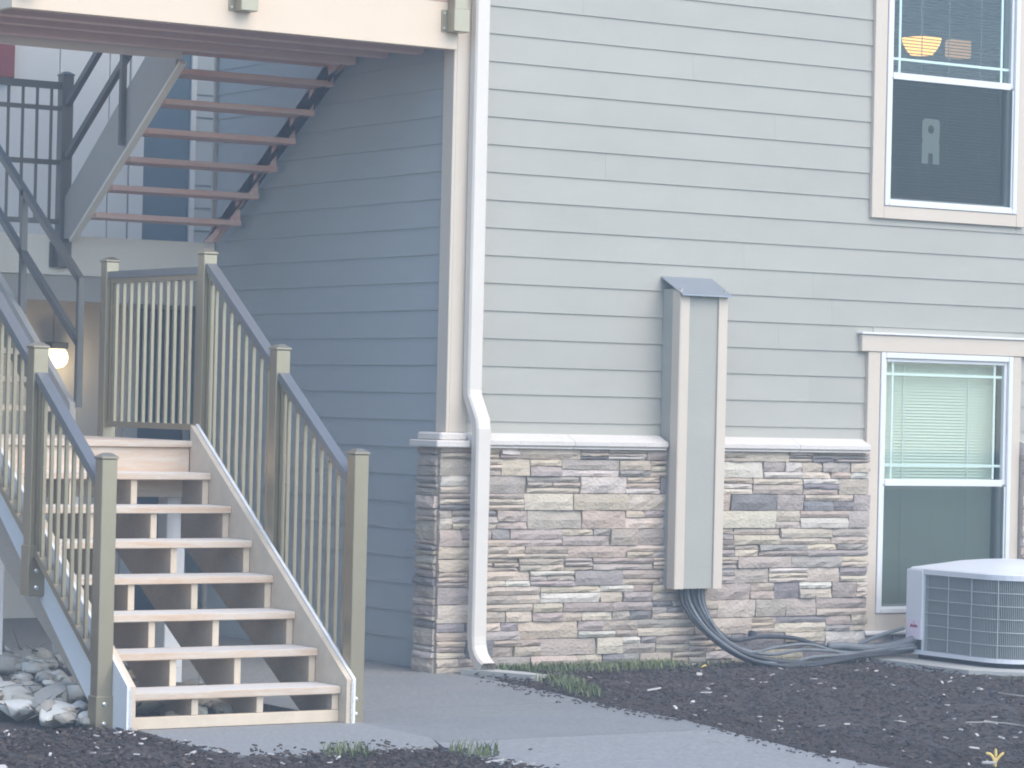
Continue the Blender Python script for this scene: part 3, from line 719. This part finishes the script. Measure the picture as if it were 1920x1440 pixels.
# =================================================================== RAILINGS
PW = .085
_pk = {}
def pbox_mesh(h, w, m):
    key = (round(h, 3), w, m)
    if key not in _pk:
        mb = MB().box(-w / 2, w / 2, -w / 2, w / 2, 0, h); me = bpy.data.meshes.new('picket'); me.from_pydata(mb.v, [], mb.f); me.materials.append(M[m])
        bm = bmesh.new(); bm.from_mesh(me); bmesh.ops.recalc_face_normals(bm, faces=bm.faces); bm.to_mesh(me); bm.free(); _pk[key] = me
    return _pk[key]
def picket(parent, x, y, z0, z1, w=.019, m='bronze'): return link('picket', pbox_mesh(z1 - z0, w, m), (x, y, z0), parent)
def post(parent, x0, yf, z0, z1, sleeve=None, bolts=True, m='bronze'):
    p = B('post', m, parent, x0, x0 + PW, yf, yf + PW, z0, z1, .003)
    mb = MB().box(x0 - .006, x0 + PW + .006, yf - .006, yf + PW + .006, z1 + .001, z1 + .014, .003)
    a = x0 - .002; b = x0 + PW + .002; c = yf - .002; d = yf + PW + .002; m1 = x0 + PW / 2; m2 = yf + PW / 2; e = .018
    mb.add([(a, c, z1 + .014), (b, c, z1 + .014), (b, d, z1 + .014), (a, d, z1 + .014), (m1 - e, m2 - e, z1 + .032), (m1 + e, m2 - e, z1 + .032), (m1 + e, m2 + e, z1 + .032), (m1 - e, m2 + e, z1 + .032)],
           [(0, 1, 5, 4), (1, 2, 6, 5), (2, 3, 7, 6), (3, 0, 4, 7), (4, 5, 6, 7)])
    mb.build('cap', m, p)
    if sleeve:
        s = MB().box(x0 - .008, x0 + PW + .008, yf - .008, yf + PW + .008, sleeve[0], sleeve[1], .003).build('sleeve', m, p); yb = yf - .008
    else: yb = yf
    if bolts:
        for zz in bolts:
            MB().lathe((x0 + PW / 2 - .005, yb - .001, zz), [(.011, .0), (.011, -.006), (.006, -.009)], 10, 'y').build('bolt', 'steel', p)
    return p
K = RISE / RUN
def rail_panel(parent, xc, ya, yb, topf, botf, spacing=.094, extra=True):
    """sloped or level panel along y between post faces"""
    MB().bar((xc, ya, topf(ya) - .022), (xc, yb, topf(yb) - .022), .062, .044, (1, 0, 0)).build('top_rail', 'bronze_sheen', parent)
    MB().bar((xc, ya, topf(ya) - .058), (xc, yb, topf(yb) - .058), .034, .03, (1, 0, 0)).build('under_rail', 'bronze', parent)
    MB().bar((xc, ya, botf(ya)), (xc, yb, botf(yb)), .042, .036, (1, 0, 0)).build('bottom_rail', 'bronze', parent)
    n = int((yb - ya) / spacing); off = ((yb - ya) - (n - 1) * spacing) / 2
    for i in range(n):
        y = ya + off + i * spacing; z0 = botf(y) + .012; z1 = topf(y) - .066
        picket(parent, xc, y, round(z0, 3), round(z0, 3) + round(z1 - z0, 2))
    for y in (ya + .022, yb - .022): picket(parent, xc, y, botf(y), botf(y) + round(topf(y) - .06 - botf(y), 2), .03)
XRP = XR + .054      # left face of the right-hand posts
xc = XRP + PW / 2
rr = empty('stair_railing', (xc, -1.5, 0), 'bronze metal picket railing on the right side of the pale stairs', 'railing')
yr = [-2.475, -1.575, -.662]
post(rr, XRP, yr[0], -.01, 1.425, None, (.045, .125)); post(rr, XRP, yr[1], .62, 1.985, None, False); post(rr, XRP, yr[2], 1.05, 2.545, None, False)
rt = lambda y: 1.318 + K * (y + 2.36); rb = lambda y: .262 + K * (y + 2.36)
rail_panel(rr, xc, yr[0] + PW, yr[1], rt, rb); rail_panel(rr, xc, yr[1] + PW, yr[2], rt, rb)
lr = empty('stair_railing', (-3.43, -1.5, 0), 'bronze metal picket railing on the left side of the pale stairs', 'railing')
XLP = XL - .054 - PW; xl = XLP + PW / 2
yl = [-2.37, -1.49, -.60]
post(lr, XLP, yl[0], -.02, 1.385, (-.02, .175), (.035, .135)); post(lr, XLP, yl[1], .63, 1.955, (.63, .90), (.675, .765)); post(lr, XLP, yl[2], 1.2, 2.54, (1.2, 1.45), (1.25, 1.35))
lt = lambda y: 1.302 + K * (y + 2.25); lb = lambda y: .345 + K * (y + 2.25)
rail_panel(lr, xl, yl[0] + PW, yl[1], lt, lb); rail_panel(lr, xl, yl[1] + PW, yl[2], lt, lb)
gd = empty('landing_railing', (xc, 0, LAND), 'level bronze picket railing along the far side of the landing', 'railing')
post(gd, XRP, .655, 1.25, 2.535, None, False)
rail_panel(gd, xc, yr[2] + PW, .655, lambda y: 2.475, lambda y: 1.535, .1)
gl = empty('landing_railing', (xl, 0, LAND), 'level bronze picket railing at the left edge beyond the frame', 'railing')
post(gl, XLP, .655, 1.25, 2.535, None, False); rail_panel(gl, xl, yl[2] + PW, .655, lambda y: 2.475, lambda y: 1.535, .1)

# two-bar handrail of the second flight
h2 = empty('handrail', (-2.05, 1.8, 1.46), 'dark two-bar handrail rising along the second flight', 'handrail')
for z0, nm in ((2.43, 'rail'), (2.03, 'rail')):
    MB().bar((-2.05, 1.05, z0), (-2.05, 3.15, z0 + K * 2.10 * .96), .04, .045, (1, 0, 0)).build('rail', 'bronze_shade', h2)
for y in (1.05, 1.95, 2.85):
    zt = 2.43 + K * (y - 1.05) * .96; B('post', 'bronze_shade', h2, -2.07, -2.03, y - .02, y + .02, zt - .80, zt + .015)

# =================================================================== SECOND FLOOR WALKWAY
wk = empty('upper_walkway', (-1, 4.1, 2.5), 'second-floor walkway with cream fascia at the back of the breezeway', 'walkway')
B('fascia', 'fascia2', wk, -2.0, XC, 3.28, 3.30, 2.55, 2.83, .002)
B('fascia', 'fascia2', wk, -9.0, -2.02, 3.16, 3.18, 2.55, 2.83, .002)
B('deck', 'concrete', wk, -2.02, 3.0, 3.335, 4.98, 2.76, 2.825); B('deck', 'concrete', wk, -9.0, -2.022, 3.182, 4.98, 2.76, 2.825)
B('beam', 'taupe', wk, -2.0, XC - .02, 3.31, 3.37, 2.37, 2.70); B('soffit', 'taupe', wk, -9.0, 3.0, 3.38, 4.98, 2.50, 2.54)
g2 = empty('guard_railing', (-1.7, 3.24, 2.6), 'dark picket guard on the second-floor walkway at upper left', 'railing')
post(g2, -1.235, 3.19, 2.64, 3.945, (2.60, 2.80), False, 'bronze_shade')
B('bracket', 'bronze_shade', g2, -1.27, -1.11, 3.262, 3.279, 2.60, 2.78)
for z, h in ((3.875, .05), (3.715, .03), (3.335, .035), (2.92, .035)): B('rail', 'bronze_shade', g2, -2.0, -1.236, 3.212, 3.252, z - h / 2, z + h / 2)
for i in range(7): picket(g2, -1.30 - i * .108, 3.232, 2.93, 3.86, .017, 'bronze_shade')
# red box
B('alarm_box', 'red', None, -1.05, -.845, 4.93, 4.998, 4.09, 4.40, .006, label='dark red box on the pale wall at the upper left edge', cat='box')
# wall lamp
wl = empty('wall_lamp', (-.45, 4.98, 2.05), 'lit round globe wall lamp with black cap under the second floor', 'lamp')
B('cap', 'black', wl, -.53, -.39, 4.84, 4.998, 2.055, 2.105, .004)
MB().lathe((-.46, 4.90, 1.905), [(.01, 0), (.055, .012), (.082, .045), (.09, .085), (.08, .125), (.06, .15), (.03, .15)], 24).build('globe', 'globe', wl, smooth=True)
pl = bpy.data.lights.new('lamp_light', 'POINT'); pl.energy = 1.2; pl.color = (1, .8, .5); pl.shadow_soft_size = .05
po = bpy.data.objects.new('lamp_light', pl); COL.objects.link(po); po.parent = wl; po.location = Vector((-.46, 4.72, 1.93)) - WL[wl.name]

# =================================================================== THIRD FLIGHT (seen from below)
f3 = empty('wooden_stairs', (-.6, 2.3, 2.82), 'open stairs seen from below, rising towards the top landing', 'stairs')
for j in range(0, 7):
    yr_ = 2.756 - .26 * j; zm = 2.955 + .1785 * j
    B('tread', 'lumber_red', f3, -1.155, -.03, yr_, yr_ + .286, zm - .02, zm + .018, .003)
kk = .672
MB().prism([(3.28, 2.80), (3.28, 3.03), (1.50, 3.03 + 1.78 * kk + .08), (1.50, 2.79 + (3.098 - 1.5) * kk + .02), (3.10, 2.80)], 'x', -1.20, -1.158).build('stringer', 'taupe', f3)
MB().bar((-1.179, 1.44, 2.785 + (3.098 - 1.44) * kk), (-1.179, 3.09, 2.785), .05, .022, (1, 0, 0)).build('edge_trim', 'fascia2', f3)
poly = [(3.25, 2.83)]
for j in range(0, 7):
    yr_ = 2.756 - .26 * j; zm = 2.955 + .1785 * j - .022
    poly += [(yr_ + .27, zm), (yr_ + .01, zm)]
poly += [(1.36, 3.93), (1.55, 3.88)] ; poly += [(3.10, 2.83)]
MB().prism(poly, 'x', -.075, -.035).build('stringer', 'lumber_red', f3)
h3 = empty('handrail', (-1.2, 2.6, 3), 'dark two-bar handrail beside the stairs seen from below', 'handrail')
MB().bar((-1.20, 3.17, 3.75), (-1.20, 2.0, 3.75 + .672 * 1.17), .04, .045, (1, 0, 0)).build('rail', 'bronze_shade', h3)
MB().bar((-1.20, 3.17, 3.375), (-1.20, 2.0, 3.375 + .672 * 1.17), .04, .045, (1, 0, 0)).build('rail', 'bronze_shade', h3)
B('post', 'bronze_shade', h3, -1.242, -1.204, 2.225, 2.263, 3.40, 4.6)

# =================================================================== TOP LANDING
tl = empty('top_landing', (-1.5, .75, 3.95), 'upper timber landing with broad cream fascia across the top left', 'landing')
B('fascia', 'fascia', tl, -3.04, XC - .024, -.06, -.03, 3.952, 4.248, .003)
B('fascia', 'fascia', tl, -3.04, -3.012, -.029, 1.52, 3.955, 4.245, .003)
for y, wd, zj in ((-.028, .085, 3.957), (.34, .11, 3.962), (.80, .085, 3.972), (1.22, .11, 3.962)): B('joist', 'joist', tl, -3.01, XC - .03, y, y + wd, zj, 4.20)
B('rear_rim', 'fascia2', tl, -3.01, -1.16, 1.485, 1.515, 3.925, 4.20)
B('rear_beam', 'lumber_red', tl, -1.155, XC - .03, 1.47, 1.51, 3.96, 4.20)
y = -.06
while y < 1.5:
    B('deck_board', 'lumber_red', tl, -3.04, XC - .03, y, y + .1415, 4.252, 4.285); y += .142
tg = empty('guard_railing', (-1.5, -.1, 4.2), 'bronze guard railing bolted to the cream fascia at the top', 'railing')
for x, zb in ((-1.585, 4.055), (-.075, 4.055), (-3.0, 4.055)):
    p = B('post', 'bronze', tg, x, x + .09, -.152, -.066, zb + .14, 5.35, .003)
    MB().box(x - .008, x + .108, -.160, -.0655, zb, zb + .145, .004).build('sleeve', 'bronze', p)
    pl_ = B('bracket_plate', 'bronze', p, x - .045, x - .0085, -.070, -.0615, zb + .005, zb + .14)
    for dz in (.025, .12): MB().lathe((x - .027, -.0705, zb + dz), [(.008, 0), (.008, -.005)], 8, 'y').build('bolt', 'steel', pl_)
for z in (4.42, 5.25): B('rail', 'bronze', tg, -2.908, -.078, -.13, -.09, z, z + .045)
for i in range(25): picket(tg, -2.85 + i * .112, -.11, 4.44, 5.25)

# =================================================================== ROCKS
rock_me = []
rnd.seed(77)
for s_ in range(9):
    bm = bmesh.new()
    for _ in range(26):
        v = Vector((rnd.gauss(0, 1), rnd.gauss(0, 1), rnd.gauss(0, 1))).normalized() * rnd.uniform(.86, 1.06)
        bm.verts.new((v.x * 1.2, v.y * .95, v.z * .68))
    r_ = bmesh.ops.convex_hull(bm, input=list(bm.verts))
    loose = [v for v in bm.verts if not v.link_faces]; bmesh.ops.delete(bm, geom=loose, context='VERTS')
    bmesh.ops.bevel(bm, geom=list(bm.edges), offset=.10, segments=2, affect='EDGES', profile=.6)
    bmesh.ops.recalc_face_normals(bm, faces=bm.faces)
    me = bpy.data.meshes.new('river_rock'); bm.to_mesh(me); bm.free(); me.materials.append(M['rock'])
    for p in me.polygons: p.use_smooth = True
    rock_me.append(me)
ROCKC = [(.62, .56, .45), (.52, .46, .37), (.68, .63, .53), (.42, .39, .33), (.58, .49, .38), (.74, .70, .60)]
rnd.seed(5); placed = []
bed = [(-3.55, -2.3), (-3.62, -1.7), (-3.75, -1.1), (-4.1, -.7), (-4.2, .4), (-2.9, 1.0), (-2.35, 1.15), (-2.3, -.2), (-2.45, -2.2), (-3.0, -2.38)]
tries = 0
def mound(x, y):
    d = abs(x + 3.1); return max(0, .16 * (1 - ((x + 3.05) / .75) ** 2)) * max(0, 1 - ((y + .5) / 1.9) ** 2)
while len(placed) < 240 and tries < 20000:
    tries += 1
    x = rnd.uniform(-4.2, -2.3); y = rnd.uniform(-2.4, 1.15)
    if not inside_poly(x, y, bed): continue
    r = rnd.uniform(.04, .07) if rnd.random() < .65 else rnd.uniform(.07, .115)
    if any((x - a) ** 2 + (y - b) ** 2 < (.66 * (r + c)) ** 2 for a, b, c in placed): continue
    placed.append((x, y, r))
for (x, y, r) in placed:
    o = link('river_rock', rnd.choice(rock_me), (x, y, r * .3 + mound(x, y) + rnd.uniform(-.01, .02)), None, 'pale river rock in the pile under the stairs', 'rock', 'river rocks under the stairs', color=(lambda c, k: tuple(v * k for v in c))(rnd.choice(ROCKC), rnd.uniform(.8, 1.15)))
    o.scale = (r * rnd.uniform(.9, 1.15), r * rnd.uniform(.9, 1.15), r * rnd.uniform(.85, 1.1)); o.rotation_euler = (rnd.uniform(-.4, .4), rnd.uniform(-.4, .4), rnd.uniform(0, 6.28))
# three big pale ones in front
for lab, x, y, r, c in (('largest pale rock at the front of the pile by the railing post', -3.52, -1.98, .14, (.78, .74, .64)), ('flat pale rock left of the largest front rock', -3.60, -1.62, .13, (.78, .74, .66)), ('pale rock at the left edge of the pile', -3.68, -1.18, .13, (.76, .72, .64)), ('greyish boulder high at the back of the pile', -3.05, -.25, .16, (.50, .49, .46))):
    o = link('river_rock', rnd.choice(rock_me), (x, y, r * .35), None, lab, 'rock', 'river rocks under the stairs', color=c); o.scale = (r, r * .9, r * .8); o.rotation_euler = (.1, .1, rnd.uniform(0, 6.28))

# =================================================================== MULCH, CHIPS, GRASS
def on_bed(x, y):
    if y > -.1: return False
    px = None
    for (a, b) in zip(path_r[:-1], path_r[1:]):
        if b[1] <= y <= a[1]: px = a[0] + (b[0] - a[0]) * (y - a[1]) / (b[1] - a[1]); break
    if px is not None and x > px + .02: return not (3.28 < x and y > -1.66 and x < 4.8)
    if x < -3.35 and y < -2.3: return True
    if x < -2.1 and y < -3.72 and not (x > -2.32 + (y + 4.2) * -.15): return True
    if x < -2.3 and y < -3.8: return True
    return False
def chips(name, m, count, smin, smax, seed, label, flat=.25, zr=(.0, .02)):
    rnd.seed(seed); mb = MB(); c = 0; t = 0
    while c < count and t < count * 6:
        t += 1
        if rnd.random() < .62: x, y = rnd.uniform(-.9, 5.4), rnd.uniform(-5.6, -.1)
        else: x, y = rnd.uniform(-5.0, -2.0), rnd.uniform(-5.4, -2.2)
        if not on_bed(x, y): continue
        L = rnd.uniform(smin, smax); wv = L * rnd.uniform(.25, .6); h = max(.003, L * flat * rnd.uniform(.3, 1))
        a = rnd.uniform(0, 6.28); tl_ = rnd.uniform(-.35, .35); z = rnd.uniform(*zr)
        ca, sa = math.cos(a), math.sin(a)
        vs = []
        for zz in (0, h):
            for (u, v) in ((-1, -.7), (.9, -1), (1, .8), (-.8, 1)):
                u *= L / 2 * rnd.uniform(.75, 1); v *= wv / 2 * rnd.uniform(.7, 1); vs.append((x + u * ca - v * sa, y + u * sa + v * ca, z + zz + u * tl_))
        mb.add(vs, [(4, 5, 6, 7), (0, 1, 5, 4), (1, 2, 6, 5), (2, 3, 7, 6), (3, 0, 4, 7)]); c += 1
    return mb.build(name, m, label=label, cat='mulch', kind='stuff')
chips('mulch', 'chip_d', 24000, .012, .045, 21, 'dark shredded bark mulch covering the planting beds', zr=(-.01, .02))
chips('mulch', 'chip_m', 8000, .01, .04, 22, 'brown shredded bark pieces mixed in the dark mulch', zr=(.0, .022))
chips('wood_chips', 'chip_l', 330, .012, .045, 23, 'scattered small pale chips on the dark mulch', zr=(.012, .026))
chips('wood_chips', 'chip_l', 24, .05, .10, 24, 'scattered larger pale chips on the dark mulch', .12, zr=(.015, .026))
rnd.seed(41); mb = MB()
for _ in range(420):
    k = rnd.randrange(1, 9); (xa, ya), (xb, yb) = path_r[k], path_r[k + 1]; t = rnd.random()
    x = xa + (xb - xa) * t - abs(rnd.gauss(0, .09)); y = ya + (yb - ya) * t; L = rnd.uniform(.008, .03); a = rnd.uniform(0, 3.14)
    if rnd.random() < .3: x = -2.28 - (y + 4.2) * .15 + abs(rnd.gauss(0, .12)); y = rnd.uniform(-5.2, -3.7)
    if rnd.random() < .12: x, y = rnd.uniform(-3.2, -2.3), rnd.uniform(-3.66, -3.3)
    d = Vector((math.cos(a) * L / 2, math.sin(a) * L / 2, 0)); mb.bar(Vector((x, y, .008)) - d, Vector((x, y, .010)) + d, L * .4, .005)
mb.build('mulch', 'chip_d', label='loose mulch bits spilled over the path edges', cat='mulch', kind='stuff')
def blades(mb, x, y, z, n, hmin, hmax, spread):
    for _ in range(n):
        a = rnd.uniform(0, 6.28); r = spread * math.sqrt(rnd.random()); bx_, by_ = x + r * math.cos(a), y + r * math.sin(a)
        h = rnd.uniform(hmin, hmax); d = rnd.uniform(0, 6.28); ln = h * rnd.uniform(.2, .9); wv = rnd.uniform(.0025, .005)
        dx, dy = math.cos(d), math.sin(d)
        p0 = Vector((bx_ - dy * wv, by_ + dx * wv, z)); p1 = Vector((bx_ + dy * wv, by_ - dx * wv, z))
        m0 = Vector((bx_ + dx * ln * .35 - dy * wv * .8, by_ + dy * ln * .35 + dx * wv * .8, z + h * .6)); m1 = m0 + Vector((dy * wv * 1.6, -dx * wv * 1.6, 0))
        tp = Vector((bx_ + dx * ln, by_ + dy * ln, z + h))
        mb.add([p0, p1, m1, m0, tp], [(0, 1, 2, 3), (3, 2, 4)])
rnd.seed(31); mb = MB()
for _ in range(260):
    x = rnd.uniform(.3, 1.75); blades(mb, x, -.16 - rnd.random() ** 2 * .16, .0, 9, .02, .075, .05)
for _ in range(70):
    t = rnd.random(); blades(mb, .32 - t * .35 + rnd.uniform(-.02, .16), -.75 - t * .95, .0, 8, .02, .07, .06)
for _ in range(60): blades(mb, rnd.uniform(1.75, 3.4), rnd.uniform(-.30, -.12), .0, 6, .02, .06, .05)
for _ in range(50): blades(mb, rnd.uniform(3.2, 4.6), rnd.uniform(-1.78, -1.66), .0, 6, .015, .05, .05)
mb.build('grass', 'grass', label='thin short grass along the stone base and path edge', cat='grass', kind='stuff')
for lab, x, y, n in (('small grass tuft at the pad edge in front of the stairs', -2.83, -3.80, 150), ('small grass tuft in the mulch beside the walkway', -2.22, -3.98, 110)):
    mb = MB(); blades(mb, x, y, .0, n, .02, .085, .13); mb.build('grass_tuft', 'grass', label=lab, cat='grass tuft', origin=(x, y, 0))
# yellow sprout, fallen leaf, twigs
sp = MB()
bx_, by_ = -.13, -5.41
for pts in ([(0, 0, -.03), (-.004, 0, .035), (-.02, 0, .065), (-.045, 0, .072)], [(0, 0, 0), (.004, 0, .05), (.002, 0, .095)], [(.002, 0, .03), (.02, 0, .055), (.042, 0, .076)]):
    q = spline([(bx_ + RIGHT.x * a, by_ + RIGHT.y * a, c) for a, b, c in pts], 5); sp.tube(q, [.0075] * (len(q) - 2) + [.007, .004], 6)
sp.build('sprout', 'yellow', label='small yellow forked sprout at the bottom right corner', cat='plant', smooth=True)
MB().add([(1.66, -.56, .03), (1.70, -.575, .045), (1.74, -.55, .03), (1.70, -.525, .04), (1.70, -.55, .05)], [(0, 1, 4), (1, 2, 4), (2, 3, 4), (3, 0, 4)]).build('fallen_leaf', 'yellow', label='tiny yellow leaf in the grass below the wall box', cat='leaf')
for lab, pts in (('thin curved pale twig on the mulch near the air conditioner', [(2.4, -2.6, .03), (2.36, -2.75, .035), (2.45, -2.9, .03), (2.7, -3.0, .035)]), ('thin pale twig on the mulch towards the bottom right', [(1.0, -3.9, .03), (1.12, -3.98, .035), (1.2, -4.1, .03), (1.17, -4.2, .03)])):
    MB().tube(spline(pts, 6), .004, 5).build('twig', 'twig', label=lab, cat='twig')

# =================================================================== HAZE
HAZE = 0.0068  # added haze volume standing in for veiling glare; lifts the blacks
if HAZE > 0:
    hm = bpy.data.materials.new('veil_haze'); hm.use_nodes = True; t = hm.node_tree; t.nodes.clear()
    pv = t.nodes.new('ShaderNodeVolumePrincipled'); pv.inputs['Color'].default_value = (.74, .87, 1, 1); pv.inputs['Density'].default_value = HAZE; pv.inputs['Anisotropy'].default_value = 0.0
    o_ = t.nodes.new('ShaderNodeOutputMaterial'); t.links.new(pv.outputs[0], o_.inputs['Volume'])
    MB().box(-95, 95, -95, 95, -1.2, 6.8).build('haze', hm, label='pale even haze standing in for veiling glare', cat='haze', kind='stuff')
